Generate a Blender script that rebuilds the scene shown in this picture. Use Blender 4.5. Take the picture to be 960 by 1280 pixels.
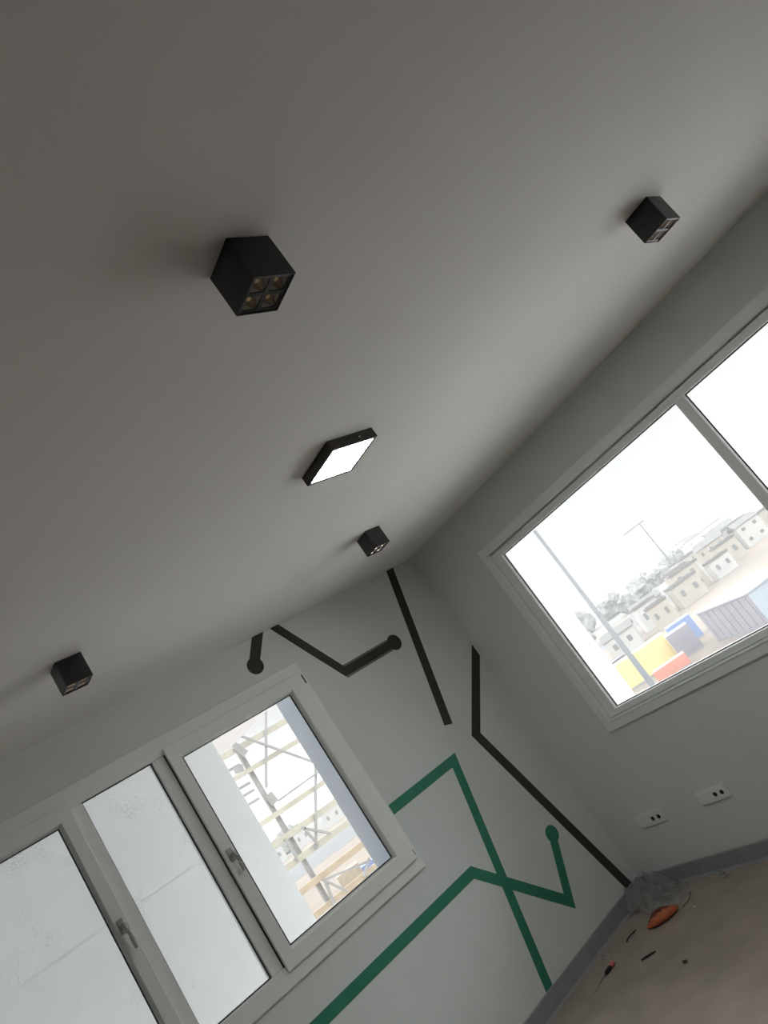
import bpy, bmesh, math, random
from mathutils import Vector, Matrix, noise
random.seed(7)
for o in list(bpy.data.objects): bpy.data.objects.remove(o)
SC = bpy.context.scene
COL = SC.collection

# ------------------------------------------------------------------ camera
cd = bpy.data.cameras.new('camera'); cam = bpy.data.objects.new('camera', cd); COL.objects.link(cam)
RM = [[0.689, 0.287371, -0.665355], [-0.457122, -0.540096, -0.706637], [-0.562422, 0.791021, -0.240763]]
M = Matrix(RM).to_4x4(); M.translation = Vector((-3.80832, -4.09828, 1.72513)); cam.matrix_world = M
cd.sensor_fit = 'AUTO'; cd.sensor_width = 36.0; cd.lens = 950.765 / 1280 * 36.0
cd.clip_start = 0.02; cd.clip_end = 4000
SC.camera = cam

# ------------------------------------------------------------------ light, exposure
w = bpy.data.worlds.new('overcast_sky'); SC.world = w; w.use_nodes = True
nt = w.node_tree; nt.nodes.clear()
tc = nt.nodes.new('ShaderNodeTexCoord'); sp = nt.nodes.new('ShaderNodeSeparateXYZ')
rp = nt.nodes.new('ShaderNodeValToRGB'); bg = nt.nodes.new('ShaderNodeBackground'); wo = nt.nodes.new('ShaderNodeOutputWorld')
nt.links.new(tc.outputs['Generated'], sp.inputs[0]); nt.links.new(sp.outputs['Z'], rp.inputs[0])
rp.color_ramp.elements[0].position = 0.0; rp.color_ramp.elements[0].color = (0.18, 0.18, 0.179, 1)
rp.color_ramp.elements[1].position = 1.0; rp.color_ramp.elements[1].color = (1.35, 1.42, 1.50, 1)
e_ = rp.color_ramp.elements.new(0.17); e_.color = (0.205, 0.205, 0.204, 1)
e_ = rp.color_ramp.elements.new(0.42); e_.color = (1.9, 1.97, 2.04, 1)
nt.links.new(rp.outputs[0], bg.inputs[0]); bg.inputs[1].default_value = 1.0
nt.links.new(bg.outputs[0], wo.inputs[0])
vs = SC.view_settings
vs.view_transform = 'Standard'; vs.look = 'None'; vs.gamma = 1.0; vs.use_curve_mapping = False
vs.exposure = 1.65
SC.cycles.max_bounces = 14; SC.cycles.diffuse_bounces = 8; SC.cycles.transparent_max_bounces = 24
SC.cycles.volume_bounces = 1
SC.cycles.sample_clamp_indirect = 8.0

# ------------------------------------------------------------------ materials
def mat(name, rgb, rough=0.6, metal=0.0, var=0.0, scale=8.0, bump=0.0, bscale=60.0, emit=None, estr=0.0, rgb2=None, spec=0.5):
    m = bpy.data.materials.new(name); m.use_nodes = True
    n = m.node_tree; b = n.nodes['Principled BSDF']
    b.inputs['Roughness'].default_value = rough; b.inputs['Metallic'].default_value = metal
    b.inputs['Specular IOR Level'].default_value = spec
    g = n.nodes.new('ShaderNodeTexCoord')
    nz = n.nodes.new('ShaderNodeTexNoise'); nz.inputs['Scale'].default_value = scale; nz.inputs['Detail'].default_value = 5
    n.links.new(g.outputs['Object'], nz.inputs['Vector'])
    r = n.nodes.new('ShaderNodeValToRGB')
    a = rgb if rgb2 is None else rgb2
    lo = [c * (1 - var) for c in a]; hi = [min(1, c * (1 + var)) for c in rgb]
    r.color_ramp.elements[0].position = 0.35; r.color_ramp.elements[0].color = (*lo, 1)
    r.color_ramp.elements[1].position = 0.65; r.color_ramp.elements[1].color = (*hi, 1)
    n.links.new(nz.outputs['Fac'], r.inputs[0]); n.links.new(r.outputs[0], b.inputs['Base Color'])
    if bump:
        n2 = n.nodes.new('ShaderNodeTexNoise'); n2.inputs['Scale'].default_value = bscale
        n.links.new(g.outputs['Object'], n2.inputs['Vector'])
        bp = n.nodes.new('ShaderNodeBump'); bp.inputs['Strength'].default_value = bump; bp.inputs['Distance'].default_value = 0.004
        n.links.new(n2.outputs['Fac'], bp.inputs['Height']); n.links.new(bp.outputs[0], b.inputs['Normal'])
    if emit:
        b.inputs['Emission Color'].default_value = (*emit, 1); b.inputs['Emission Strength'].default_value = estr
    return m

def glass_mat(name, dust, spots=0.0, smear=0.0, tint=(0.98, 0.98, 0.975)):
    """dusty window glass: clear pane, a film of dust that scatters daylight, darker dirt spots"""
    m = bpy.data.materials.new(name); m.use_nodes = True
    n = m.node_tree; n.nodes.clear(); L = n.links.new
    out = n.nodes.new('ShaderNodeOutputMaterial')
    tr = n.nodes.new('ShaderNodeBsdfTransparent'); tr.inputs[0].default_value = (*tint, 1)
    gl = n.nodes.new('ShaderNodeBsdfGlossy'); gl.inputs['Roughness'].default_value = 0.02
    lw = n.nodes.new('ShaderNodeFresnel'); lw.inputs[0].default_value = 1.25
    mx = n.nodes.new('ShaderNodeMixShader'); L(lw.outputs[0], mx.inputs[0]); L(tr.outputs[0], mx.inputs[1]); L(gl.outputs[0], mx.inputs[2])
    tl = n.nodes.new('ShaderNodeBsdfTranslucent'); tl.inputs[0].default_value = (0.94, 0.94, 0.93, 1)
    g = n.nodes.new('ShaderNodeTexCoord')
    nz = n.nodes.new('ShaderNodeTexNoise'); nz.inputs['Scale'].default_value = 2.2; nz.inputs['Detail'].default_value = 4
    L(g.outputs['Object'], nz.inputs['Vector'])
    mr = n.nodes.new('ShaderNodeMapRange'); mr.inputs['From Min'].default_value = 0.35; mr.inputs['From Max'].default_value = 0.7
    mr.inputs['To Min'].default_value = dust; mr.inputs['To Max'].default_value = dust + smear
    L(nz.outputs['Fac'], mr.inputs['Value'])
    m2 = n.nodes.new('ShaderNodeMixShader'); L(mr.outputs[0], m2.inputs[0]); L(mx.outputs[0], m2.inputs[1]); L(tl.outputs[0], m2.inputs[2])
    last = m2
    if spots:
        vz = n.nodes.new('ShaderNodeTexNoise'); vz.inputs['Scale'].default_value = 110; vz.inputs['Detail'].default_value = 2
        L(g.outputs['Object'], vz.inputs['Vector'])
        bz = n.nodes.new('ShaderNodeTexNoise'); bz.inputs['Scale'].default_value = 3.0
        L(g.outputs['Object'], bz.inputs['Vector'])
        mu = n.nodes.new('ShaderNodeMath'); mu.operation = 'MULTIPLY'; L(vz.outputs['Fac'], mu.inputs[0]); L(bz.outputs['Fac'], mu.inputs[1])
        r2 = n.nodes.new('ShaderNodeMapRange'); r2.inputs['From Min'].default_value = 0.325; r2.inputs['From Max'].default_value = 0.42
        r2.inputs['To Min'].default_value = 0; r2.inputs['To Max'].default_value = spots
        L(mu.outputs[0], r2.inputs['Value'])
        df = n.nodes.new('ShaderNodeBsdfDiffuse'); df.inputs[0].default_value = (0.22, 0.23, 0.25, 1)
        m3 = n.nodes.new('ShaderNodeMixShader'); L(r2.outputs[0], m3.inputs[0]); L(m2.outputs[0], m3.inputs[1]); L(df.outputs[0], m3.inputs[2])
        last = m3
    L(last.outputs[0], out.inputs[0])
    return m

MT = dict(
    wallfar=mat('dark_grey_paint', (0.20, 0.19, 0.18), 0.85, var=0.012, scale=3),
    wall=mat('wall_paint', (0.77, 0.81, 0.79), 0.85, var=0.012, scale=3, bump=0.08, bscale=220),
    reveal=mat('outer_render', (0.74, 0.79, 0.87), 0.9, var=0.02, bump=0.1, bscale=90),
    ceil=mat('ceiling_paint', (0.86, 0.835, 0.795), 0.9, var=0.012, scale=2, bump=0.06, bscale=200),
    floor=mat('floor_vinyl', (0.36, 0.305, 0.265), 0.7, var=0.08, scale=5, bump=0.1, bscale=90),
    base=mat('skirting_grey', (0.33, 0.335, 0.35), 0.5, var=0.06, scale=12),
    bead=mat('skirting_bead', (0.42, 0.42, 0.42), 0.4, var=0.05),
    pvc=mat('white_frame_plastic', (0.90, 0.93, 0.91), 0.38, var=0.01),
    alu=mat('grey_white_frame', (0.92, 0.94, 0.92), 0.38, var=0.01),
    gasket=mat('black_rubber', (0.02, 0.02, 0.022), 0.6, var=0.1),
    handle=mat('handle_grey', (0.48, 0.49, 0.48), 0.35, metal=0.3, var=0.03),
    black=mat('black_paint', (0.042, 0.039, 0.033), 0.7, var=0.06),
    grey_edge=mat('grey_paint', (0.20, 0.20, 0.185), 0.7, var=0.05),
    green=mat('green_paint', (0.032, 0.235, 0.145), 0.65, var=0.06),
    housing=mat('black_metal', (0.022, 0.021, 0.023), 0.42, var=0.08, scale=30),
    reflector=mat('smoked_reflector', (0.80, 0.72, 0.62), 0.22, metal=0.85, var=0.05),
    chip=mat('led_chip', (1.0, 0.80, 0.42), 0.05, var=0.02),
    panelframe=mat('brown_black_metal', (0.035, 0.030, 0.028), 0.4, var=0.08),
    diffuser=mat('lit_diffuser', (0.9, 0.9, 0.9), 0.5, emit=(0.97, 1.0, 0.98), estr=25.0),
    screw=mat('steel', (0.6, 0.6, 0.6), 0.3, metal=0.9, var=0.05),
    socket=mat('socket_plastic', (0.90, 0.90, 0.87), 0.35, var=0.01),
    hole=mat('socket_hole', (0.02, 0.02, 0.02), 0.7, var=0.05),
    orange=mat('orange_plastic', (0.58, 0.155, 0.06), 0.45, var=0.15, scale=40, bump=0.4, bscale=50),
    hollow_shade=mat('shaded_wrapper_red', (0.16, 0.03, 0.02), 0.5, var=0.15, scale=40),
    pink=mat('pink_red_plastic', (0.70, 0.14, 0.15), 0.35, var=0.05),
    blackp=mat('black_plastic', (0.015, 0.012, 0.012), 0.4, var=0.1),
    scrapw=mat('white_scrap', (0.8, 0.8, 0.8), 0.5, var=0.05),
    panel=mat('white_cladding', (0.80, 0.825, 0.85), 0.7, var=0.02, scale=1.5),
    steel=mat('weathered_steel', (0.21, 0.205, 0.195), 0.7, var=0.12, scale=4),
    steelpale=mat('pale_steel_beam', (0.30, 0.28, 0.225), 0.7, var=0.08, scale=4),
    steeltan=mat('tan_timber', (0.30, 0.24, 0.165), 0.8, var=0.12, scale=4),
    canopy=mat('grey_canopy', (0.40, 0.38, 0.37), 0.8, var=0.05),
    ground=mat('sandy_ground', (0.165, 0.13, 0.10), 0.95, var=0.06, scale=0.03, rgb2=(0.13, 0.108, 0.09)),
    road=mat('grey_road', (0.095, 0.095, 0.095), 0.9, var=0.06, scale=0.1),
    grass=mat('dull_grass', (0.14, 0.17, 0.10), 0.95, var=0.2, scale=0.4),
    hill=mat('hill_scrub', (0.16, 0.16, 0.15), 0.95, var=0.25, scale=0.02),
    leaf=mat('tree_leaf', (0.16, 0.162, 0.145), 0.9, var=0.3, scale=1.0),
    trunk=mat('tree_bark', (0.16, 0.12, 0.09), 0.9, var=0.2, scale=2.0),
    whitew=mat('white_house_wall', (0.36, 0.36, 0.34), 0.85, var=0.04, scale=0.5),
    cream=mat('cream_house_wall', (0.31, 0.28, 0.235), 0.85, var=0.05, scale=0.5),
    greyw=mat('grey_house_wall', (0.25, 0.25, 0.25), 0.85, var=0.05, scale=0.5),
    wind=mat('dark_window', (0.14, 0.14, 0.135), 0.2, var=0.1),
    scrub=mat('grey_scrub_field', (0.115, 0.115, 0.10), 0.95, var=0.2, scale=0.05),
    roofgrey=mat('grey_flat_roof', (0.12, 0.118, 0.11), 0.9, var=0.08, scale=0.5),
    lilac=mat('lilac_grey_sheet', (0.195, 0.19, 0.215), 0.6, var=0.04, scale=0.5),
    palesheet=mat('pale_blue_sheet', (0.28, 0.32, 0.36), 0.6, var=0.03, scale=0.5),
    teal=mat('teal_sheet', (0.11, 0.30, 0.34), 0.6, var=0.08, scale=1),
    blue=mat('blue_sheet', (0.13, 0.19, 0.36), 0.6, var=0.1, scale=1),
    yellow=mat('yellow_sheet', (0.60, 0.49, 0.21), 0.6, var=0.05, scale=1),
    red=mat('red_sheet', (0.44, 0.17, 0.12), 0.6, var=0.06, scale=1),
    bounce=mat('pale_bounce', (0.62, 0.60, 0.57), 0.9, var=0.05, scale=0.5),
    pole=mat('galvanised_pole', (0.115, 0.125, 0.13), 0.6, metal=0.0, var=0.04),
    vehicle=mat('dark_car_paint', (0.07, 0.06, 0.09), 0.4, var=0.05),
)
MT['glass_a'] = glass_mat('dusty_glass', 0.045, 0.0, 0.03)
MT['glass_spot'] = glass_mat('dusty_spotted_glass', 0.06, 0.10, 0.05)
MT['glass_b'] = glass_mat('clear_glass', 0.032, 0.0, 0.012)
MT['glass_fog'] = glass_mat('misted_glass', 0.085, 0.0, 0.06)

# ------------------------------------------------------------------ builders
def link(name, bm, m, parent=None, kind=None, label=None, bevel=0.0, smooth=False, solid=0.0):
    bmesh.ops.recalc_face_normals(bm, faces=bm.faces[:])
    me = bpy.data.meshes.new(name)
    if parent is not None and parent.get('_base'):
        b = Vector(parent['_base']); bmesh.ops.translate(bm, verts=bm.verts[:], vec=-b)
    bm.to_mesh(me); bm.free()
    ms = m if isinstance(m, (list, tuple)) else [m]
    for x in ms: me.materials.append(MT[x])
    if smooth:
        for p in me.polygons: p.use_smooth = True
    o = bpy.data.objects.new(name, me); COL.objects.link(o)
    if parent is not None:
        o.parent = parent
        if parent.get('_base'): o['_base'] = list(parent['_base'])
    if kind: o['kind'] = kind
    if label: o['label'] = label
    if solid:
        s = o.modifiers.new('solidify', 'SOLIDIFY'); s.thickness = solid
    if bevel:
        v = o.modifiers.new('bevel', 'BEVEL'); v.width = bevel; v.segments = 2; v.limit_method = 'ANGLE'; v.angle_limit = math.radians(50)
    return o

def thing(name, label, cat, base, group=None, kind=None):
    o = bpy.data.objects.new(name, None); COL.objects.link(o); o.location = base
    o['_base'] = list(base); o.empty_display_size = 0.05
    tag(o, label, cat, group, kind)
    return o

def tag(o, label, cat, group=None, kind=None):
    o['label'] = label; o['category'] = cat
    if group: o['group'] = group
    if kind: o['kind'] = kind
    return o

def box(bm, x0, x1, y0, y1, z0, z1, mi=0):
    v = [bm.verts.new((x, y, z)) for x in (x0, x1) for y in (y0, y1) for z in (z0, z1)]
    fs = []
    for q in ((0, 1, 3, 2), (4, 6, 7, 5), (0, 4, 5, 1), (2, 3, 7, 6), (0, 2, 6, 4), (1, 5, 7, 3)):
        f = bm.faces.new([v[i] for i in q]); f.material_index = mi; fs.append(f)
    return v

def tube(bm, a, b, r0, r1=None, n=12, caps=True):
    a = Vector(a); b = Vector(b); r1 = r0 if r1 is None else r1
    d = (b - a).normalized(); u = d.orthogonal().normalized(); v = d.cross(u)
    A = [bm.verts.new(a + (u * math.cos(t) + v * math.sin(t)) * r0) for t in [2 * math.pi * i / n for i in range(n)]]
    B = [bm.verts.new(b + (u * math.cos(t) + v * math.sin(t)) * r1) for t in [2 * math.pi * i / n for i in range(n)]]
    for i in range(n):
        bm.faces.new((A[i], A[(i + 1) % n], B[(i + 1) % n], B[i]))
    if caps:
        bm.faces.new(A[::-1]); bm.faces.new(B)

def path_tube(bm, pts, rads, n=10):
    rings = []
    for i, p in enumerate(pts):
        p = Vector(p)
        d = (Vector(pts[min(i + 1, len(pts) - 1)]) - Vector(pts[max(i - 1, 0)])).normalized()
        u = d.cross(Vector((0, 0, 1)))
        u = u.normalized() if u.length > 1e-4 else d.orthogonal().normalized()
        v = u.cross(d)
        rings.append([bm.verts.new(p + (u * math.cos(2 * math.pi * k / n) + v * math.sin(2 * math.pi * k / n)) * rads[i]) for k in range(n)])
    for a, b in zip(rings, rings[1:]):
        for k in range(n): bm.faces.new((a[k], a[(k + 1) % n], b[(k + 1) % n], b[k]))
    bm.faces.new(rings[0][::-1]); bm.faces.new(rings[-1])

def bar(bm, a, b, wd, dp):
    """rectangular member from a to b in the x-z plane: wd in that plane, dp along y"""
    a = Vector(a); b = Vector(b); d = (b - a).normalized(); n = Vector((-d.z, 0, d.x)) * wd / 2; y = Vector((0, dp / 2, 0))
    v = [bm.verts.new(p + s * n + t * y) for p in (a, b) for s in (-1, 1) for t in (-1, 1)]
    for q in ((0, 1, 3, 2), (4, 6, 7, 5), (0, 4, 5, 1), (2, 3, 7, 6), (0, 2, 6, 4), (1, 5, 7, 3)):
        bm.faces.new([v[i] for i in q])

# frames on the two window walls: (u, v, w): u along the wall, v up, w outwards from the room
def mapA(u, v, w): return (u, w, v)
def mapB(u, v, w): return (w, u, v)

def ring(bm, mp, o, i, w0, w1, slope=0.0, hole_mat=0):
    """rectangular ring o=(u0,u1,v0,v1) around hole i, from depth w0 (room side) to w1; slope widens the hole at w0"""
    def rect(r, w, g=0.0): return [bm.verts.new(mp(*p, w)) for p in ((r[0] - g, r[2] - g), (r[1] + g, r[2] - g), (r[1] + g, r[3] + g), (r[0] - g, r[3] + g))]
    of, ob, inf, inb = rect(o, w0), rect(o, w1), rect(i, w0, slope), rect(i, w1)
    for k in range(4):
        l = (k + 1) % 4
        bm.faces.new((of[k], of[l], inf[l], inf[k]))
        bm.faces.new((ob[k], ob[l], inb[l], inb[k]))
        bm.faces.new((of[k], of[l], ob[l], ob[k]))
        f = bm.faces.new((inf[k], inf[l], inb[l], inb[k])); f.material_index = hole_mat

def slab(bm, mp, u0, u1, v0, v1, w0, w1):
    a = [bm.verts.new(mp(u, v, w_)) for u in (u0, u1) for v in (v0, v1) for w_ in (w0, w1)]
    for q in ((0, 1, 3, 2), (4, 6, 7, 5), (0, 4, 5, 1), (2, 3, 7, 6), (0, 2, 6, 4), (1, 5, 7, 3)):
        bm.faces.new([a[i] for i in q])

NB = bmesh.new
H = 2.7; T = 0.32; XW = -6.6; YS = -7.2      # room height, wall thickness, far walls behind the viewer

# ------------------------------------------------------------------ room shell
bm = NB(); ring(bm, mapA, (XW, T, 0, H), (-3.77, -1.40, 1.07, 2.38), 0.0, T, hole_mat=1)
wall_n = link('wall_north', bm, ['wall', 'reveal'], kind='structure')
bm = NB(); ring(bm, mapB, (YS, 0.0, 0, H), (-4.02, -0.665, 1.045, 2.335), 0.0, T, hole_mat=1)
wall_e = link('wall_east', bm, ['wall', 'reveal'], kind='structure')
bm = NB(); box(bm, XW - 0.2, XW, YS - 0.2, T, 0, H); link('wall_west', bm, 'wallfar', kind='structure')
bm = NB(); box(bm, XW, T, YS - 0.2, YS, 0, H); link('wall_south', bm, 'wallfar', kind='structure')
bm = NB(); box(bm, XW - 0.2, T, YS - 0.2, T, -0.25, 0); link('floor', bm, 'floor', kind='structure')
bm = NB(); box(bm, XW - 0.2, T, YS - 0.2, T, H, H + 0.25); link('ceiling', bm, 'ceil', kind='structure')

def skirting(name, mp, u0, u1, ub):
    bm = NB(); slab(bm, mp, u0, u1, 0.0, 0.09, -0.016, 0.0)
    o = link(name, bm, 'base', kind='structure', bevel=0.004)
    bm = NB(); slab(bm, mp, u0, ub + 0.012, 0.0, 0.006, -0.048, -0.016); link('foot_strip', bm, 'base', o)
    bm = NB(); slab(bm, mp, u0, ub, 0.0, 0.009, -0.056, -0.048)
    link('foot_bead', bm, 'bead', o, label='pale bead along the foot of the skirting')
    return o
skirting('baseboard_north', mapA, XW, 0.0, -0.06)
skirting('baseboard_east', mapB, YS, -0.017, -0.06)

# ------------------------------------------------------------------ painted stripes on the north wall
def clip(poly, ax, lim, keep_less=True):
    out = []
    ins = (lambda p: p[ax] <= lim) if keep_less else (lambda p: p[ax] >= lim)
    for k in range(len(poly)):
        a, b = poly[k], poly[(k + 1) % len(poly)]
        if ins(a): out.append(a)
        if ins(a) != ins(b):
            t = (lim - a[ax]) / (b[ax] - a[ax]); out.append((a[0] + t * (b[0] - a[0]), a[1] + t * (b[1] - a[1])))
    return out

def prism(bm, poly, y0, y1):
    A = [bm.verts.new((x, y0, z)) for x, z in poly]; B = [bm.verts.new((x, y1, z)) for x, z in poly]
    bm.faces.new(A); bm.faces.new(B[::-1])
    for k in range(len(poly)): l = (k + 1) % len(poly); bm.faces.new((A[k], A[l], B[l], B[k]))

def stripe(label, pts, wd, m, dot=None, ext0=0.0, ext1=0.0, y=-0.0015):
    P = [Vector(p) for p in pts]
    d0 = (P[0] - P[1]).normalized(); P[0] = P[0] + d0 * ext0
    d1 = (P[-1] - P[-2]).normalized(); P[-1] = P[-1] + d1 * ext1
    L, Rr = [], []
    for i, p in enumerate(P):
        dirs = []
        if i > 0: dirs.append((P[i] - P[i - 1]).normalized())
        if i < len(P) - 1: dirs.append((P[i + 1] - P[i]).normalized())
        ns = [Vector((-d.y, d.x)) for d in dirs]
        n = sum(ns, Vector((0, 0))).normalized(); k = wd / 2 / max(0.3, n.dot(ns[0]))
        L.append(p + n * k); Rr.append(p - n * k)
    bm = NB()
    poly = [tuple(p) for p in L] + [tuple(p) for p in Rr[::-1]]
    for i in range(len(P) - 1):
        q = [tuple(L[i]), tuple(L[i + 1]), tuple(Rr[i + 1]), tuple(Rr[i])]
        q = clip(clip(clip(q, 1, H), 0, 0.0), 1, 0.0905, False)
        if len(q) > 2: prism(bm, q, y, 0.0)
    if dot:
        c, r = dot
        prism(bm, [(c[0] + r * math.cos(t * math.pi / 18), c[1] + r * math.sin(t * math.pi / 18)) for t in range(36)], y - 0.0004, 0.0)
    return link('wall_stripe', bm, m, wall_n, label=label)

stripe('short black painted stripe from the ceiling ending in a dot above the window', [(-1.415, 2.72), (-1.553, 2.55)], 0.068, 'black', ((-1.557, 2.532), 0.054), ext0=0.06)
stripe('black painted stripe bent level with a dot at its end', [(-1.305, 2.705), (-1.038, 2.228), (-0.576, 2.229)], 0.058, 'black', ((-0.576, 2.229), 0.056), ext0=0.06)
stripe('grey edge around the level leg of the black painted stripe', [(-1.05, 2.228), (-0.62, 2.229)], 0.085, 'grey_edge', y=-0.0008)
stripe('straight black painted stripe leaning down from the ceiling near the corner', [(-0.235, 2.70), (-0.588, 1.585)], 0.068, 'black', ext0=0.06)
stripe('long black painted stripe bending out of the corner and back to the skirting', [(0.0, 1.887), (-0.442, 1.429), (-0.100, 0.085)], 0.068, 'black', ext0=0.08, ext1=0.06)
stripe('green painted stripe from the window edge falling to the skirting', [(-1.30, 1.391), (-0.715, 1.391), (-1.058, 0.086)], 0.062, 'green', ext1=0.06)
stripe('green painted stripe rising to a dot on its right end', [(-3.95, 0.822), (-1.064, 0.828), (-0.580, 0.308), (-0.388, 0.654)], 0.064, 'green', ((-0.388, 0.654), 0.053), y=-0.0018)

# ------------------------------------------------------------------ windows
def glazing(parent, mp, r, w, m, gw=0.006, label=None):
    bm = NB(); slab(bm, mp, r[0] - 0.004, r[1] + 0.004, r[2] - 0.004, r[3] + 0.004, w, w + 0.005)
    link('glass_pane', bm, m, parent, label=label)
    bm = NB(); ring(bm, mp, r, (r[0] + gw, r[1] - gw, r[2] + gw, r[3] - gw), w - 0.006, w - 0.0005)
    link('gasket', bm, 'gasket', parent)

def handle(parent, u, v, w, length):
    bm = NB()
    slab(bm, mapA, u - 0.014, u + 0.014, v - 0.034, v + 0.034, w - 0.012, w)       # rosette
    tube(bm, mapA(u, v, w - 0.010), mapA(u, v, w - 0.048), 0.010)
    pts = [mapA(u, v + 0.008, w - 0.046), mapA(u + 0.003, v - 0.02, w - 0.052), mapA(u + 0.004, v - length * 0.6, w - 0.050), mapA(u + 0.004, v - length, w - 0.046)]
    path_tube(bm, pts, [0.011, 0.011, 0.010, 0.008])
    link('window_handle', bm, 'handle', parent, bevel=0.002, label='grey lever handle pointing down')

W1 = thing('window_1', 'wide white three-part window in the wall with painted stripes', 'window', (-2.57, 0, 1.034), kind='structure')
bm = NB()
ring(bm, mapA, (-3.83, -1.319, 1.034, 2.434), (-3.72, -1.42, 1.128, 2.332), -0.020, 0.060)
slab(bm, mapA, -2.372, -2.285, 1.128, 2.332, -0.012, 0.055)
slab(bm, mapA, -2.836, -2.757, 1.128, 2.332, -0.012, 0.055)
link('window_frame', bm, 'pvc', W1, bevel=0.004)
def sash_ring(o, i):
    bm = NB()
    # flat face, then a sloped glazing bead down to the glass
    ring(bm, mapA, o, (i[0] - 0.012, i[1] + 0.012, i[2] - 0.012, i[3] + 0.012), -0.040, -0.0205)
    ring(bm, mapA, (i[0] - 0.030, i[1] + 0.030, i[2] - 0.030, i[3] + 0.030), i, -0.034, 0.008, slope=0.010)
    return bm
rs = (-2.297, -1.350, 1.100, 2.362); rg = (-2.217, -1.466, 1.187, 2.277)
sr = link('window_sash', sash_ring(rs, rg), 'pvc', W1, bevel=0.003)
glazing(sr, mapA, rg, -0.002, 'glass_a')
bm = NB(); slab(bm, mapA, -2.3025, -2.2965, 1.128, 2.332, -0.0205, -0.0118); link('seal_shadow_strip', bm, 'gasket', W1)  # black strip drawn as the shadow line between mullion and sash
handle(sr, -2.262, 1.715, -0.040, 0.100)
for z0, z1 in ((2.285, 2.345), (1.118, 1.150)):
    bm = NB(); slab(bm, mapA, -1.349, -1.338, z0, z1, -0.034, -0.0205)
    link('hinge_cover', bm, 'gasket' if z0 > 2 else 'handle', sr, bevel=0.001)
lsr = (-3.79, -2.822, 1.100, 2.362); lg = (-3.70, -2.897, 1.187, 2.277)
sl = link('window_sash', sash_ring(lsr, lg), 'pvc', W1, bevel=0.003)
glazing(sl, mapA, lg, -0.002, 'glass_spot', label='glass with dirt spots')
handle(sl, -2.858, 1.738, -0.040, 0.115)
glazing(W1, mapA, (-2.757, -2.372, 1.128, 2.332), 0.010, 'glass_spot', label='narrow fixed glass with dirt spots')

W2 = thing('window_2', 'large grey-white two-pane window in the wall with the sockets', 'window', (0, -2.33, 0.976), kind='structure')
bm = NB()
ring(bm, mapB, (-4.08, -0.590, 0.976, 2.390), (-4.022, -0.648, 1.036, 2.330), -0.022, -0.0005, slope=-0.0)
ring(bm, mapB, (-4.026, -0.644, 1.032, 2.334), (-4.018, -0.652, 1.040, 2.326), -0.030, 0.005)
link('window_trim', bm, 'alu', W2, bevel=0.004)
bm = NB()
ring(bm, mapB, (-4.03, -0.640, 1.028, 2.338), (-3.93, -0.738, 1.088, 2.272), 0.020, 0.075)
ring(bm, mapB, (-4.010, -0.662, 1.048, 2.318), (-3.932, -0.736, 1.086, 2.274), -0.001, 0.0205)
slab(bm, mapB, -2.372, -2.312, 1.08, 2.28, -0.004, 0.075)
link('window_frame', bm, 'alu', W2, bevel=0.004)
bm = NB(); ring(bm, mapB, (-4.019, -0.666, 1.046, 2.334), (-4.0, -0.672, 1.056, 2.310), 0.050, 0.070)
link('seal_shadow_strip', bm, 'gasket', W2)
glazing(W2, mapB, (-2.312, -0.738, 1.088, 2.272), 0.030, 'glass_b', 0.005)
glazing(W2, mapB, (-3.93, -2.372, 1.088, 2.272), 0.030, 'glass_fog', 0.005, label='misted glass pane')

# ------------------------------------------------------------------ ceiling lights
def cube_light():
    """square surface downlight hanging from z=0 down"""
    r = bpy.data.objects.new('cube_downlight', None); COL.objects.link(r); r.empty_display_size = 0.05
    s, h, t = 0.054, 0.109, 0.004
    bm = NB()
    ring(bm, lambda u, v, w_: (u, v, w_), (-s, s, -s, s), (-s + t, s - t, -s + t, s - t), -h, -0.060)
    box(bm, -s, s, -s, s, -0.0605, -0.0003)
    link('housing', bm, 'housing', r, bevel=0.0012)
    bm = NB(); g = s - t - 0.0003
    for a, b in ((-g, -g + 0.006), (-0.005, 0.005), (g - 0.006, g)):
        box(bm, a, b, -g, g, -h + 0.003, -h + 0.006)
    for a, b in ((-g, -g + 0.006), (-0.005, 0.005), (g - 0.006, g)):
        box(bm, -g, g, a, b, -h + 0.0033, -h + 0.0063)
    link('grille', bm, 'housing', r)
    for cx in (-0.0245, 0.0245):
        for cy in (-0.0245, 0.0245):
            bm = NB(); n = 8; a0, a1 = 0.0195, 0.009; z0, z1 = -h + 0.0064, -0.086
            def rg_(a, z, k): return [bm.verts.new((cx + a * math.cos(math.pi / 4 + q * math.pi / 2) * 1.41, cy + a * math.sin(math.pi / 4 + q * math.pi / 2) * 1.41, z)) for q in range(4)]
            A, B = rg_(a0, z0, 0), rg_(a1, z1, 0)
            for k in range(4): bm.faces.new((A[k], A[(k + 1) % 4], B[(k + 1) % 4], B[k]))
            bm.faces.new(B)
            f = link('reflector', bm, 'reflector', r)
            bm = NB(); bmesh.ops.create_uvsphere(bm, u_segments=10, v_segments=6, radius=0.0075)
            bmesh.ops.translate(bm, verts=bm.verts[:], vec=(cx, cy, z1 - 0.003))
            link('led_lens', bm, 'chip', f, smooth=True)
    return r
def copy_tree(o, parent=None):
    c = o.copy(); COL.objects.link(c)
    if parent: c.parent = parent
    for ch in [q for q in bpy.data.objects if q.parent == o]: copy_tree(ch, c)
    return c
proto = cube_light()
lights = [((-2.806, -3.124), 'black cube ceiling downlight, the largest and nearest of the four'),
          ((-1.098, -3.200), 'black cube ceiling downlight by the ceiling edge above the two-pane window'),
          ((-1.092, -1.005), 'black cube ceiling downlight beside the room corner, below the lit square panel'),
          ((-2.834, -1.036), 'black cube ceiling downlight at far left above the three-part window')]
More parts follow.
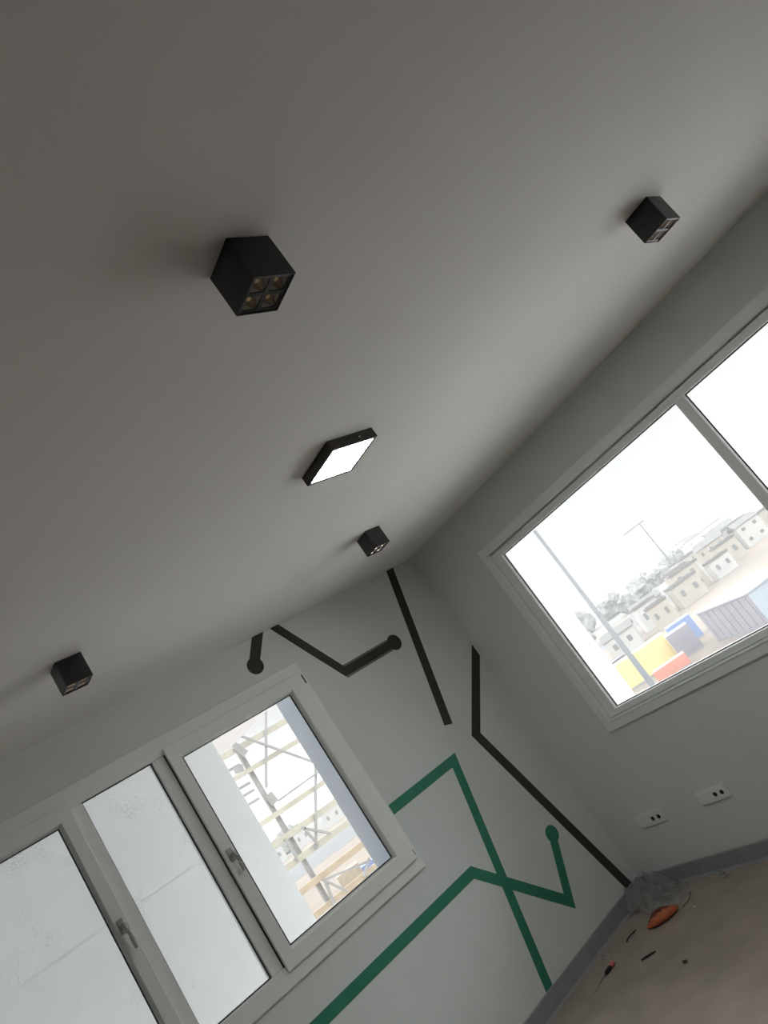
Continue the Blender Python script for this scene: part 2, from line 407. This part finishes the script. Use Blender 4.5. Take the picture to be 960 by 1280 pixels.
for i, ((x, y), lb) in enumerate(lights):
    o = proto if i == 0 else copy_tree(proto)
    o.location = (x, y, H); tag(o, lb, 'ceiling light', 'cube downlights on the ceiling')

pl = thing('led_panel_light', 'lit square white ceiling panel light with dark surface-mounted frame', 'ceiling light', (-1.945, -2.095, H))
ps, ph = 0.1165, 0.041
ring_c = lambda u, v, w_: (pl.location.x + u, pl.location.y + v, H + w_)
bm = NB()
ring(bm, ring_c, (-ps, ps, -ps, ps), (-ps + 0.013, ps - 0.013, -ps + 0.013, ps - 0.013), -ph, -0.012)
box(bm, pl.location.x - ps, pl.location.x + ps, pl.location.y - ps, pl.location.y + ps, H - 0.0125, H - 0.0003)
link('frame', bm, 'panelframe', pl, bevel=0.002)
bm = NB(); g = ps - 0.0128
box(bm, pl.location.x - g, pl.location.x + g, pl.location.y - g, pl.location.y + g, H - ph + 0.002, H - ph + 0.006)
link('diffuser', bm, 'diffuser', pl, label='glowing white diffuser')
bm = NB(); tube(bm, (pl.location.x + 0.035, pl.location.y - ps - 0.002, H - 0.022), (pl.location.x + 0.035, pl.location.y - ps + 0.001, H - 0.022), 0.004)
link('screw', bm, 'screw', pl)

# ------------------------------------------------------------------ wall sockets
def socket(y0, y1, z0, z1, label):
    r = thing('wall_socket', label, 'wall socket', (0, (y0 + y1) / 2, z0), 'wide white wall sockets under the two-pane window')
    bm = NB(); box(bm, -0.014, -0.0003, y0, y1, z0, z1); link('cover_plate', bm, 'socket', r, bevel=0.004)
    wdt = (y1 - y0 - 0.024) / 4; zc = (z0 + z1) / 2
    for k in range(2):                                  # outlets at the right end (towards -y)
        a = y0 + 0.012 + k * wdt
        bm = NB(); box(bm, -0.017, -0.0142, a + 0.002, a + wdt - 0.002, z0 + 0.014, z1 - 0.014)
        f = link('outlet', bm, 'socket', r, bevel=0.002)
        yc = a + wdt / 2
        bm = NB()
        tube(bm, (-0.0168, yc, zc), (-0.0176, yc, zc), 0.0135, n=20)
        link('pin_hole', bm, 'hole', f)
    bm = NB(); box(bm, -0.0165, -0.0142, y0 + 0.014 + 2 * wdt, y1 - 0.012, z0 + 0.014, z1 - 0.014)
    link('blank_cover', bm, 'socket', r, bevel=0.002)
socket(-0.541, -0.312, 0.361, 0.443, 'wide white wall socket nearer the corner')
socket(-1.058, -0.836, 0.370, 0.452, 'wide white wall socket farther from the corner')

# ------------------------------------------------------------------ litter on the floor
def wrap_mat():
    m = bpy.data.materials.new('clear_film'); m.use_nodes = True; n = m.node_tree; n.nodes.clear()
    out = n.nodes.new('ShaderNodeOutputMaterial'); t = n.nodes.new('ShaderNodeBsdfTransparent'); p = n.nodes.new('ShaderNodeBsdfPrincipled')
    p.inputs['Base Color'].default_value = (0.55, 0.57, 0.57, 1); p.inputs['Roughness'].default_value = 0.16
    lw = n.nodes.new('ShaderNodeLayerWeight'); lw.inputs[0].default_value = 0.35
    mr = n.nodes.new('ShaderNodeMapRange'); mr.inputs['To Min'].default_value = 0.10; mr.inputs['To Max'].default_value = 0.55
    x = n.nodes.new('ShaderNodeMixShader'); n.links.new(lw.outputs['Facing'], mr.inputs['Value']); n.links.new(mr.outputs[0], x.inputs[0])
    n.links.new(t.outputs[0], x.inputs[1]); n.links.new(p.outputs[0], x.inputs[2]); n.links.new(x.outputs[0], out.inputs[0])
    return m
MT['film'] = wrap_mat()
def crumple(bm, cx, cy, rx, ry, h, seed, n=34, rz=0.0):
    vs_ = {}
    for i in range(n):
        for j in range(n):
            u, v = i / (n - 1) * 2 - 1, j / (n - 1) * 2 - 1
            d = max(0.0, 1 - (u * u + v * v) * 0.62)
            q = Vector((u * 2.6 + seed, v * 2.6, seed * 1.7))
            a = abs(noise.noise(q)) * 1.5 + abs(noise.noise(q * 2.7)) * 0.55
            x = u * rx + 0.25 * rx * noise.noise(q * 1.3 + Vector((9, 0, 0))); y = v * ry + 0.25 * ry * noise.noise(q * 1.3 + Vector((0, 9, 0)))
            X = cx + x * math.cos(rz) - y * math.sin(rz); Y = cy + x * math.sin(rz) + y * math.cos(rz)
            vs_[i, j] = bm.verts.new((min(X, -0.045), min(Y, -0.045), 0.004 + h * d * a))
    for i in range(n - 1):
        for j in range(n - 1): bm.faces.new((vs_[i, j], vs_[i + 1, j], vs_[i + 1, j + 1], vs_[i, j + 1]))
bm = NB(); crumple(bm, -0.175, -0.20, 0.15, 0.17, 0.17, 3.1); crumple(bm, -0.20, -0.34, 0.10, 0.13, 0.07, 8.4, 24)
tag(link('plastic_wrap', bm, 'film', solid=0.0006), 'crumpled clear plastic wrap heaped in the floor corner', 'plastic wrap')

def orange_wrapper():
    r = thing('plastic_wrapper', 'crumpled orange plastic wrapper curled on the floor', 'wrapper', (-0.41, -0.44, 0))
    a, b = Vector((-0.500, -0.368, 0)), Vector((-0.352, -0.512, 0)); d = (b - a); nrm = Vector((-0.70, -0.71, 0))
    bm = NB(); pts, rr = [], []
    for k in range(15):
        t = k / 14; p = a + d * t + nrm * (0.040 * math.sin(math.pi * t))
        rad = 0.008 + 0.019 * math.sin(math.pi * min(1, t * 0.86 + 0.03)) + 0.003 * math.sin(t * 31)
        p.z = rad * 1.0 + 0.004; pts.append(p); rr.append(rad)
    path_tube(bm, pts, rr, 12)
    for v in bm.verts:
        k = noise.noise(v.co * 55) * 0.006; v.co += Vector((k, -k, abs(k) * 0.8)); v.co.z = max(v.co.z, 0.002)
    link('front_lip', bm, 'orange', r, smooth=True)
    bm = NB(); pts, rr = [], []
    for k in range(13):
        t = k / 12; p = a + d * t - nrm * (0.006 * math.sin(math.pi * t)); rad = 0.007 + 0.024 * math.sin(math.pi * t); p.z = rad + 0.003; pts.append(p); rr.append(rad)
    path_tube(bm, pts, rr, 10)
    link('back_lip', bm, 'hollow_shade', r, smooth=True, label='shaded inner side, painted dark red')  # dark red colour stands in for shade inside the wrapper's hollow
orange_wrapper()

def screwdriver():
    r = thing('screwdriver', 'small screwdriver with pink-red and black handle lying by the skirting', 'screwdriver', (-0.86, -0.262, 0))
    a = Vector((-0.775, -0.268, 0.0125)); d = Vector((-0.243, -0.001, 0)).normalized()
    P = lambda t, z: a + d * t + Vector((0, 0, z))
    bm = NB(); path_tube(bm, [P(0, 0), P(0.006, 0.0), P(0.022, 0.0), P(0.036, 0.0), P(0.040, 0)], [0.007, 0.012, 0.0125, 0.012, 0.010], 12)
    link('handle_cap', bm, 'pink', r, smooth=True, label='pink-red handle end')
    bm = NB(); path_tube(bm, [P(0.0395, 0), P(0.05, 0), P(0.075, 0), P(0.092, 0), P(0.098, 0)], [0.011, 0.0122, 0.0115, 0.0095, 0.006], 12)
    link('handle', bm, 'blackp', r, smooth=True, label='black handle')
    bm = NB(); path_tube(bm, [P(0.0975, 0), P(0.225, -0.006), P(0.243, -0.008)], [0.0032, 0.0032, 0.0022], 8)
    link('shaft', bm, 'screw', r, smooth=True, label='thin steel shaft')
screwdriver()
bm = NB(); path_tube(bm, [(-0.792, -0.498, 0.006), (-0.775, -0.517, 0.0065), (-0.745, -0.552, 0.006), (-0.730, -0.568, 0.005)], [0.004, 0.006, 0.0055, 0.003], 8)
tag(link('stick', bm, 'blackp', smooth=True), 'short dark stick on the floor between screwdriver and orange wrapper', 'stick')
def pebble(name, x, y, r, m, label, cat, seed):
    bm = NB(); bmesh.ops.create_icosphere(bm, subdivisions=2, radius=r)
    for v in bm.verts:
        v.co *= 1 + 0.5 * noise.noise(v.co / r + Vector((seed, 0, 0))); v.co.z *= 0.6
    zm = min(v.co.z for v in bm.verts); bmesh.ops.translate(bm, verts=bm.verts[:], vec=(x, y, -zm + 0.0005))
    tag(link(name, bm, m), label, cat)
pebble('pebble', -0.873, -0.867, 0.012, 'blackp', 'tiny dark pebble alone on the open floor', 'pebble', 2)
pebble('paper_scrap', -0.378, -0.655, 0.009, 'scrapw', 'tiny white scrap right of the orange wrapper', 'scrap', 5)
bm = NB(); crumple(bm, -0.70, -0.135, 0.022, 0.026, 0.03, 5.5, 10)
tag(link('plastic_scrap', bm, 'film', solid=0.0006), 'small clear plastic scrap by the skirting above the screwdriver', 'scrap')
bm = NB(); crumple(bm, -0.115, -0.735, 0.028, 0.035, 0.03, 1.5, 10)
tag(link('plastic_scrap', bm, 'film', solid=0.0006), 'small clear plastic scrap by the skirting under the sockets', 'scrap')
bm = NB(); path_tube(bm, [(-0.215, -0.515, 0.004), (-0.228, -0.555, 0.02), (-0.262, -0.575, 0.024), (-0.305, -0.570, 0.012), (-0.345, -0.540, 0.004)], [0.002] * 5, 7)
tag(link('wire_offcut', bm, 'blackp', smooth=True), 'thin black wire offcut curved beside the plastic wrap', 'wire')
bm = NB(); path_tube(bm, [(-0.585, -0.235, 0.004), (-0.555, -0.222, 0.006), (-0.515, -0.225, 0.005), (-0.48, -0.240, 0.004)], [0.002, 0.003, 0.003, 0.002], 7)
tag(link('wire_offcut', bm, 'blackp', smooth=True), 'short dark wire offcut between the skirting and the stick', 'wire')

# ------------------------------------------------------------------ outside: ground and haze
G = -6.5
bm = NB(); box(bm, -300, 1600, -300, 1600, G - 1, G); link('ground', bm, 'ground', kind='structure')
bm = NB(); yp = [(-30, 0.45), (0.45, 0.45), (0.45, -40), (38, -40), (38, 10), (22, 30), (-30, 50)]
A = [bm.verts.new((x, y, G + 0.001)) for x, y in yp]; B = [bm.verts.new((x, y, G + 0.012)) for x, y in yp]
bm.faces.new(A); bm.faces.new(B)
for k in range(7): bm.faces.new((A[k], A[(k + 1) % 7], B[(k + 1) % 7], B[k]))
link('bounce_paving', bm, 'bounce', kind='structure')  # pale ground added out of view to bounce daylight onto the ceiling
hz = bpy.data.materials.new('haze_air'); hz.use_nodes = True; hn = hz.node_tree; hn.nodes.clear()
ho = hn.nodes.new('ShaderNodeOutputMaterial'); hs = hn.nodes.new('ShaderNodeVolumeScatter')
hs.inputs['Color'].default_value = (0.112, 0.114, 0.114, 1); hs.inputs['Density'].default_value = 0.0062
hn.links.new(hs.outputs[0], ho.inputs['Volume']); MT['haze'] = hz
bm = NB(); hp = [(60, -42), (-42, 60), (-42, 1400), (1400, 1400), (1400, -42)]
A = [bm.verts.new((x, y, G + 0.06)) for x, y in hp]; B = [bm.verts.new((x, y, 45)) for x, y in hp]
bm.faces.new(A); bm.faces.new(B)
for k in range(5): bm.faces.new((A[k], A[(k + 1) % 5], B[(k + 1) % 5], B[k]))
tag(link('haze', bm, 'haze'), 'pale haze hanging over the land outside', 'haze', kind='stuff')

# white cladding wall right outside the north window, with a level joint
cw = thing('cladding_wall', 'white clad wall standing close outside the three-part window', 'wall panel', (-4.6, 1.72, G))
for z0, z1 in ((G, 1.795), (1.803, 2.995)):
    bm = NB(); box(bm, -8.6, -1.335, 1.6, 1.6065, z0, z1); link('cladding_panel', bm, 'panel', cw)
bm = NB(); box(bm, -8.6, -1.335, 1.6065, 1.85, G, 2.99); link('backing', bm, 'panel', cw)
cn = thing('canopy', 'grey canopy slab seen beyond the white clad wall', 'canopy', (-2, 6.3, 3.0))
bm = NB(); box(bm, -9.0, 1.3, 0.34, 7.2, 3.0, 3.16); link('slab', bm, 'canopy', cn)
for px in (-5.6, -3.2):
    bm = NB(); tube(bm, (px, 6.8, G), (px, 6.8, 3.001), 0.07); link('post', bm, 'steel', cn)

# steel scaffold beyond it
sf = thing('scaffold', 'pale steel scaffold frame with cross braces outside the three-part window', 'scaffold', (3.4, 10.5, G))
Y = 10.5
def member(name, a, b, wd, m, y=Y, dp=None):
    bm = NB(); bar(bm, (a[0], y, a[1]), (b[0], y, b[1]), wd, dp or wd); link(name, bm, m, sf)
def hbeam(z, wd, m, y=Y, x0=1.2, x1=5.6): member('beam', (x0, z + 0.03), (x1, z - 0.06), wd, m, y)
for z, wd, m in ((3.29, 0.11, 'steelpale'), (2.81, 0.09, 'steelpale'), (1.82, 0.10, 'steelpale'), (1.37, 0.12, 'steelpale'), (0.90, 0.12, 'steelpale'), (0.40, 0.12, 'steeltan'), (-0.08, 0.10, 'steeltan')):
    hbeam(z, wd, m)
for x in (1.25, 5.5): member('post', (x, G), (x, 3.6), 0.12, 'steel', Y + 0.14)
member('post', (2.96, -0.10), (2.96, 3.42), 0.085, 'steel', Y + 0.13)
for z in (3.01, 2.61, 2.45, 2.26): member('bracket', (2.2, z + 0.02), (2.80, z - 0.01), 0.05, 'steel', Y + 0.06)
member('coupling_plate', (2.86, 3.34), (2.96, 3.10), 0.15, 'steel', Y - 0.08, 0.05)
member('coupling_plate', (2.62, 2.95), (2.80, 2.92), 0.13, 'steel', Y - 0.02, 0.05)
member('coupling_plate', (2.98, 2.22), (3.02, 2.00), 0.17, 'steel', Y + 0.03, 0.05)
member('brace', (3.83, 3.66), (2.97, 2.34), 0.045, 'steel', Y - 0.09)
member('brace', (3.03, 3.47), (4.22, 2.10), 0.040, 'steel', Y - 0.14)
member('brace', (4.14, 2.18), (3.20, 0.86), 0.045, 'steel', Y - 0.09)
member('brace', (3.02, 2.00), (4.10, 2.02), 0.040, 'steel', Y - 0.14)
member('brace', (3.18, 1.30), (3.60, 0.92), 0.040, 'steel', Y - 0.14)
member('brace', (2.76, 1.35), (2.77, 0.88), 0.04, 'steel', Y - 0.09)
member('brace', (3.17, 1.35), (3.26, 0.88), 0.04, 'steel', Y - 0.14)
member('brace', (2.99, 0.32), (4.06, 0.04), 0.045, 'steel', Y - 0.09)
member('brace', (4.03, 0.10), (3.72, -0.10), 0.04, 'steel', Y - 0.14)
member('brace', (2.99, 0.32), (2.90, -0.12), 0.05, 'steel', Y - 0.17)
member('brace', (3.00, 0.26), (3.24, -0.10), 0.035, 'steel', Y - 0.21)

# ------------------------------------------------------------------ outside: road, verge, buildings
def flat(name, cx, cy, L_, W_, ang, m, z=0.02):
    bm = NB(); box(bm, -L_ / 2, L_ / 2, -W_ / 2, W_ / 2, 0.0, z)
    bmesh.ops.rotate(bm, verts=bm.verts[:], matrix=Matrix.Rotation(ang, 3, 'Z')); bmesh.ops.translate(bm, verts=bm.verts[:], vec=(cx, cy, G))
    return link(name, bm, m)
R_ = math.radians
o = flat('road', 50, 118, 190, 34, R_(-24), 'road'); o['kind'] = 'structure'
tag(o, 'grey road crossing behind the scaffold', 'road')
o = flat('grass_verge', 62, 135, 120, 9, R_(-24), 'grass', 0.05); tag(o, 'dull green grass verge along the road', 'grass', kind='stuff')

o = flat('scrub_field', 118, 232, 300, 150, R_(-26), 'scrub', 0.01); o['kind'] = 'structure'; tag(o, 'grey scrub field behind the white cabins', 'field')
o = flat('scrub_field', 196, 156, 90, 150, R_(-53), 'scrub', 0.015); o['kind'] = 'structure'; tag(o, 'grey scrub field left of the village', 'field')
def building(name, label, cat, x, y, wd, dp, h, rz, m, group=None, wins=2, roof=None, floors=1):
    r = thing(name, label, cat, (x, y, G), group)
    def rot_link(nm, bm, mm, par):
        bmesh.ops.rotate(bm, verts=bm.verts[:], matrix=Matrix.Rotation(rz, 3, 'Z')); bmesh.ops.translate(bm, verts=bm.verts[:], vec=(x, y, G))
        return link(nm, bm, mm, par)
    bm = NB(); box(bm, -wd / 2, wd / 2, 0, dp, 0, h); rot_link('wall', bm, m, r)
    bm = NB()
    if roof == 'gable':
        e = 0.2
        v = [bm.verts.new(p) for p in ((-wd / 2 - e, -e, h), (wd / 2 + e, -e, h), (wd / 2 + e, dp + e, h), (-wd / 2 - e, dp + e, h), (-wd / 2 - e, dp / 2, h + dp * 0.25), (wd / 2 + e, dp / 2, h + dp * 0.25))]
        for q in ((0, 1, 5, 4), (2, 3, 4, 5), (0, 4, 3), (1, 2, 5), (0, 3, 2, 1)): bm.faces.new([v[i] for i in q])
    else:
        ring(bm, lambda u, v_, w_: (u, v_, w_), (-wd / 2 - 0.1, wd / 2 + 0.1, -0.1, dp + 0.1), (-wd / 2 + 0.15, wd / 2 - 0.15, 0.15, dp - 0.15), h - 0.02, h + 0.3)
        box(bm, -wd / 2 + 0.1, wd / 2 - 0.1, 0.1, dp - 0.1, h, h + 0.06)
    rot_link('roof', bm, 'roofgrey', r)
    for fl in range(floors):
        for k in range(wins):
            u = -wd / 2 + wd * (k + 0.5) / wins; ww = min(0.8, wd / wins * 0.28); z0 = h * (fl + 0.42) / floors; z1 = h * (fl + 0.70) / floors
            bm = NB(); box(bm, u - ww / 2, u + ww / 2, -0.05, 0.02, z0, z1); rot_link('window', bm, 'wind', r)
    return r
roof_m = {'gable': 'greyw'}

# small white cabins far behind the scaffold
cb = [(70, 168, 4.4, 'far left of the row, cut by the clad wall'), (77, 166, 3.6, 'second from the left'), (84, 162, 4.6, 'third from the left'),
      (92, 160, 5.0, 'behind the crossing braces'), (100, 156, 5.4, 'second from the right'), (109, 153, 6.5, 'rightmost, by the dark tree')]
for x, y, wd, t in cb:
    building('white_cabin', 'small white cabin behind the scaffold, ' + t, 'cabin', x, y, wd, 3.0, 3.3, R_(-26), 'whitew', 'white cabins behind the scaffold', wins=2)
gb = [(96, 215, 9, 3.6, 'whitew'), (112, 206, 7, 3.0, 'greyw'), (128, 214, 9, 3.8, 'whitew'), (138, 200, 7, 3.4, 'cream')]
for (x, y, wd, h, m), t in zip(gb, ('white house behind the cabins, leftmost', 'grey house behind the cabins', 'larger white house behind the cabins', 'cream house behind the cabins, rightmost')):
    building('house', t + ', beyond the scaffold', 'house', x, y, wd, 6, h, R_(-28), m, 'houses far beyond the scaffold', wins=3)
def container(name, label, cat, x, y, wd, dp, h, rz, m, ribs=True, group=None, z=0.0, m2=None):
    r = thing(name, label, cat, (x, y, G + z), group)
    def rl(nm, bm, mm):
        bmesh.ops.rotate(bm, verts=bm.verts[:], matrix=Matrix.Rotation(rz, 3, 'Z')); bmesh.ops.translate(bm, verts=bm.verts[:], vec=(x, y, G + z)); return link(nm, bm, mm, r)
    bm = NB(); box(bm, -wd / 2, wd / 2, 0, dp, 0.15, h); rl('body', bm, m)
    bm = NB(); box(bm, -wd / 2, wd / 2, 0.02, dp - 0.02, 0, 0.15); rl('skid', bm, 'greyw')
    if ribs:
        n = max(3, int(wd / 0.5))
        for k in range(n):
            u = -wd / 2 + wd * (k + 0.5) / n; bm = NB(); box(bm, u - 0.06, u + 0.06, -0.05, 0.01, 0.25, h - 0.15); rl('rib', bm, m2 or m)
    return r
container('site_container', 'blue site container low behind the scaffold foot', 'container', 29.5, 57, 3.0, 1.6, 1.1, R_(-26), 'blue')
container('timber_crate', 'tan timber crate beside the blue container', 'crate', 26.3, 55.5, 2.0, 1.6, 1.9, R_(-26), 'steeltan')

# ---- seen through the two-pane window
container('site_container', 'yellow site container beside the tall pole', 'container', 50.2, 37.8, 5.0, 2.4, 2.4, R_(-52), 'yellow')
container('waste_skip', 'low red skip in front of the yellow container', 'skip', 45.6, 32.6, 2.8, 1.5, 1.0, R_(-53), 'red')
container('site_container', 'small lilac-grey cabin container right of the yellow one', 'container', 50.4, 33.6, 2.0, 2.2, 2.2, R_(-55), 'lilac')
container('site_container', 'blue container top behind the small lilac-grey one', 'container', 55.6, 36.6, 2.4, 2.2, 2.2, R_(-55.5), 'blue')
container('site_container', 'low teal container behind the long grey cabin', 'container', 62.0, 32.4, 3.0, 2.2, 1.5, R_(-60), 'teal')
sc_ = thing('site_cabin', 'long lilac-grey site cabin with pale blue end wall', 'cabin', (47.4, 27.2, G))
d = Vector((44.9 - 49.9, 23.6 - 30.8, 0)); Ln = d.length; an = math.atan2(d.y, d.x)
def sl_(nm, bm, mm):
    bmesh.ops.rotate(bm, verts=bm.verts[:], matrix=Matrix.Rotation(an, 3, 'Z')); bmesh.ops.translate(bm, verts=bm.verts[:], vec=(49.9, 30.8, G)); link(nm, bm, mm, sc_)
bm = NB(); box(bm, 0, Ln, 0.04, 5.0, 0, 2.5); sl_('body', bm, 'palesheet')
bm = NB(); box(bm, 0, Ln, 0.0, 0.04, 0, 2.5)
sl_('long_wall', bm, 'lilac')
for k in range(8):
    bm = NB(); box(bm, Ln * (k + 0.5) / 8 - 0.05, Ln * (k + 0.5) / 8 + 0.05, -0.04, 0.001, 0.1, 2.4); sl_('rib', bm, 'lilac')
bm = NB(); box(bm, -0.1, Ln + 0.1, -0.1, 5.1, 2.5, 2.6); sl_('roof', bm, 'palesheet')

def car(x, y, rz, label):
    r = thing('car', label, 'car', (x, y, G))
    def rl(nm, bm, mm, par=r):
        bmesh.ops.rotate(bm, verts=bm.verts[:], matrix=Matrix.Rotation(rz, 3, 'Z')); bmesh.ops.translate(bm, verts=bm.verts[:], vec=(x, y, G)); return link(nm, bm, mm, par)
    bm = NB(); prof = [(-2.1, 0.3), (-2.1, 0.8), (-1.3, 0.95), (-0.8, 1.42), (0.9, 1.45), (1.6, 0.95), (2.1, 0.85), (2.1, 0.3)]
    A = [bm.verts.new((u, -0.85, z)) for u, z in prof]; B = [bm.verts.new((u, 0.85, z)) for u, z in prof]
    bm.faces.new(A); bm.faces.new(B)
    for k in range(len(prof)): l = (k + 1) % len(prof); bm.faces.new((A[k], A[l], B[l], B[k]))
    rl('body', bm, 'vehicle')
    for u in (-1.3, 1.3):
        for v in (-0.8, 0.8):
            bm = NB(); tube(bm, (u, v - 0.1, 0.32), (u, v + 0.1, 0.32), 0.32); rl('wheel', bm, 'blackp')
car(62.5, 50.5, R_(-40), 'dark parked car left of the pole by the yellow container')

pp = thing('pole', 'tall thin grey pole standing outside the two-pane window', 'pole', (11.88, 8.33, G))
bm = NB(); tube(bm, (11.88, 8.33, G + 0.02), (11.88, 8.33, 3.9), 0.125, 0.045, 16); link('shaft', bm, 'pole', pp, smooth=True)
bm = NB(); tube(bm, (11.88, 8.33, G), (11.88, 8.33, G + 0.04), 0.22); link('base_plate', bm, 'steel', pp)

hs_ = [(69, 61, 3.4, 2.2, 'whitew', 'white house with flat roof behind the yellow container, left'), (75, 58, 4.2, 2.6, 'whitew', 'white house behind the yellow container, right'),
       (79, 53.5, 3.0, 2.9, 'cream', 'small cream house above the blue container'), (85, 59, 3.4, 3.4, 'whitew', 'tall white house left of the cream houses'),
       (88, 54, 4.0, 3.0, 'cream', 'cream house over the small grey container'), (90, 62, 4.5, 3.0, 'greyw', 'grey house behind the tall white house'),
       (96, 58, 4.2, 3.9, 'cream', 'taller cream house in the middle of the village'), (97, 53, 3.2, 2.6, 'whitew', 'low white house at the sand edge, middle'),
       (103, 62, 4.6, 3.6, 'whitew', 'white house in the back of the village middle'), (106, 56, 4.0, 3.4, 'cream', 'cream house in the village, right of middle'),
       (115, 63, 5.0, 4.2, 'cream', 'rear cream house in the village'), (123, 67, 5.0, 4.0, 'whitew', 'rear white house in the village'),
       (118, 57, 4.2, 3.8, 'whitew', 'white house at the right of the village'), (130, 65, 5.0, 4.2, 'greyw', 'grey house at the back of the village'),
       (126, 56, 4.0, 3.4, 'cream', 'cream house at the right end of the village'), (143, 86, 6.0, 3.6, 'whitew', 'small white house left of the village by the trees'),
       (138, 72, 5.5, 4.2, 'whitew', 'white house at the far back of the village'), (112, 48, 2.2, 3.6, 'greyw', 'narrow grey house on the sand at right'),
       (110, 68, 4.5, 3.8, 'cream', 'cream house behind the village middle'), (134, 78, 5.0, 3.8, 'cream', 'cream house behind the village at its left back')]
for x, y, wd, h, m, lb in hs_:
    building('house', lb, 'house', x, y, wd, wd * 0.8, h, R_(-55 - random.uniform(-14, 14)), m, 'village houses outside the two-pane window', wins=max(2, int(wd / 1.6)), floors=1 if h < 3.5 else 2, roof='gable' if random.random() < 0.2 else None)
# distant line of white houses under the hills
for k in range(16):
    f = k / 15; x = 470 - 190 * f + random.uniform(-5, 5); y = 322 - 172 * f + random.uniform(-5, 5)
    building('distant_house', 'tiny white house in the far line under the hills', 'house', x, y, random.uniform(6, 11), 7, random.uniform(3.2, 5.0), R_(-58), 'whitew', 'far line of white houses', wins=2)
# hills
def hill(name, label, x, y, L_, W_, h, ang, seed):
    bm = NB(); n, q = 48, 8; g = {}
    for i in range(n + 1):
        for j in range(q + 1):
            u, v = i / n * 2 - 1, j / q * 2 - 1
            z = h * max(0, 1 - u * u) ** 0.6 * max(0, 1 - v * v) * (0.85 + 0.5 * noise.noise(Vector((u * 4 + seed, v, 0))))
            g[i, j] = bm.verts.new((u * L_ / 2, v * W_ / 2, z))
    for i in range(n):
        for j in range(q): bm.faces.new((g[i, j], g[i + 1, j], g[i + 1, j + 1], g[i, j + 1]))
    bmesh.ops.rotate(bm, verts=bm.verts[:], matrix=Matrix.Rotation(ang, 3, 'Z')); bmesh.ops.translate(bm, verts=bm.verts[:], vec=(x, y, G))
    o = link(name, bm, 'hill', smooth=True, kind='structure'); tag(o, label, 'hill')
hill('hill', 'low grey hill on the horizon beyond the village', 560, 330, 620, 90, 11.5, R_(-57), 1.0)
hill('hill', 'faint farther hill beyond the trees', 520, 520, 520, 90, 10.5, R_(-45), 4.0)
hill('hill', 'faint low hill behind the scaffold', 230, 480, 520, 80, 9.0, R_(-26), 7.0)

def tree(x, y, h, rd, seed, label):
    r = thing('tree', label, 'tree', (x, y, G), 'trees outside the windows')
    bm = NB(); tube(bm, (x, y, G), (x, y, G + h * 0.5), 0.25, 0.12, 8); link('trunk', bm, 'trunk', r)
    bm = NB(); rnd = random.Random(seed)
    for k in range(13):
        c = Vector((x + rnd.uniform(-1, 1) * rd * 0.6, y + rnd.uniform(-1, 1) * rd * 0.6, G + h * 0.6 + rnd.uniform(-0.3, 0.3) * h))
        s0 = len(bm.verts); bmesh.ops.create_icosphere(bm, subdivisions=2, radius=rd * rnd.uniform(0.34, 0.6)); bm.verts.ensure_lookup_table()
        for v in list(bm.verts)[s0:]: v.co = v.co * (1 + 0.7 * noise.noise(v.co * 1.6 + c)) + c
    link('crown', bm, 'leaf', r)
tr_ = [(168, 138, 7.2, 4.0, 'leftmost tree beside the pole, tall and grey'), (176, 133, 5.6, 4.0, 'broad tree just right of the pole'), (190, 131, 4.6, 4.2, 'low tree right of the pole'),
       (150, 109, 3.8, 4.0, 'low broad tree before the tree line'), (165, 115, 3.8, 3.6, 'round tree in front of the tree line'), (186, 121, 4.2, 4.0, 'round tree left of the village roofs'),
       (206, 128, 4.4, 4.5, 'tree behind the white houses'), (108, 92, 2.8, 2.6, 'dark bush left of the pole foot'),
       (120, 178, 5.5, 3.5, 'dark reddish tree right of the white cabins'), (96, 178, 4.6, 3.6, 'grey tree behind the white cabins'), (82, 186, 4.6, 3.6, 'grey tree behind the leftmost cabins'), (126, 190, 5.6, 4.5, 'tall tree at right behind the scaffold')]
for i, (x, y, h, rd, lb) in enumerate(tr_): tree(x, y, h * 0.88, rd * 0.9, 20 + i, lb)
mast = thing('crane_mast', 'thin far mast rising from the village haze', 'mast', (168, 104, G))
bm = NB(); tube(bm, (168, 104, G), (168, 104, 9.5), 0.30, 0.2, 8); link('mast', bm, 'pole', mast)
bm = NB(); tube(bm, (164.5, 107.5, 9.3), (169, 103, 9.5), 0.25, 0.2, 8); link('jib', bm, 'pole', mast)

for o in bpy.data.objects:
    if '_base' in o: del o['_base']
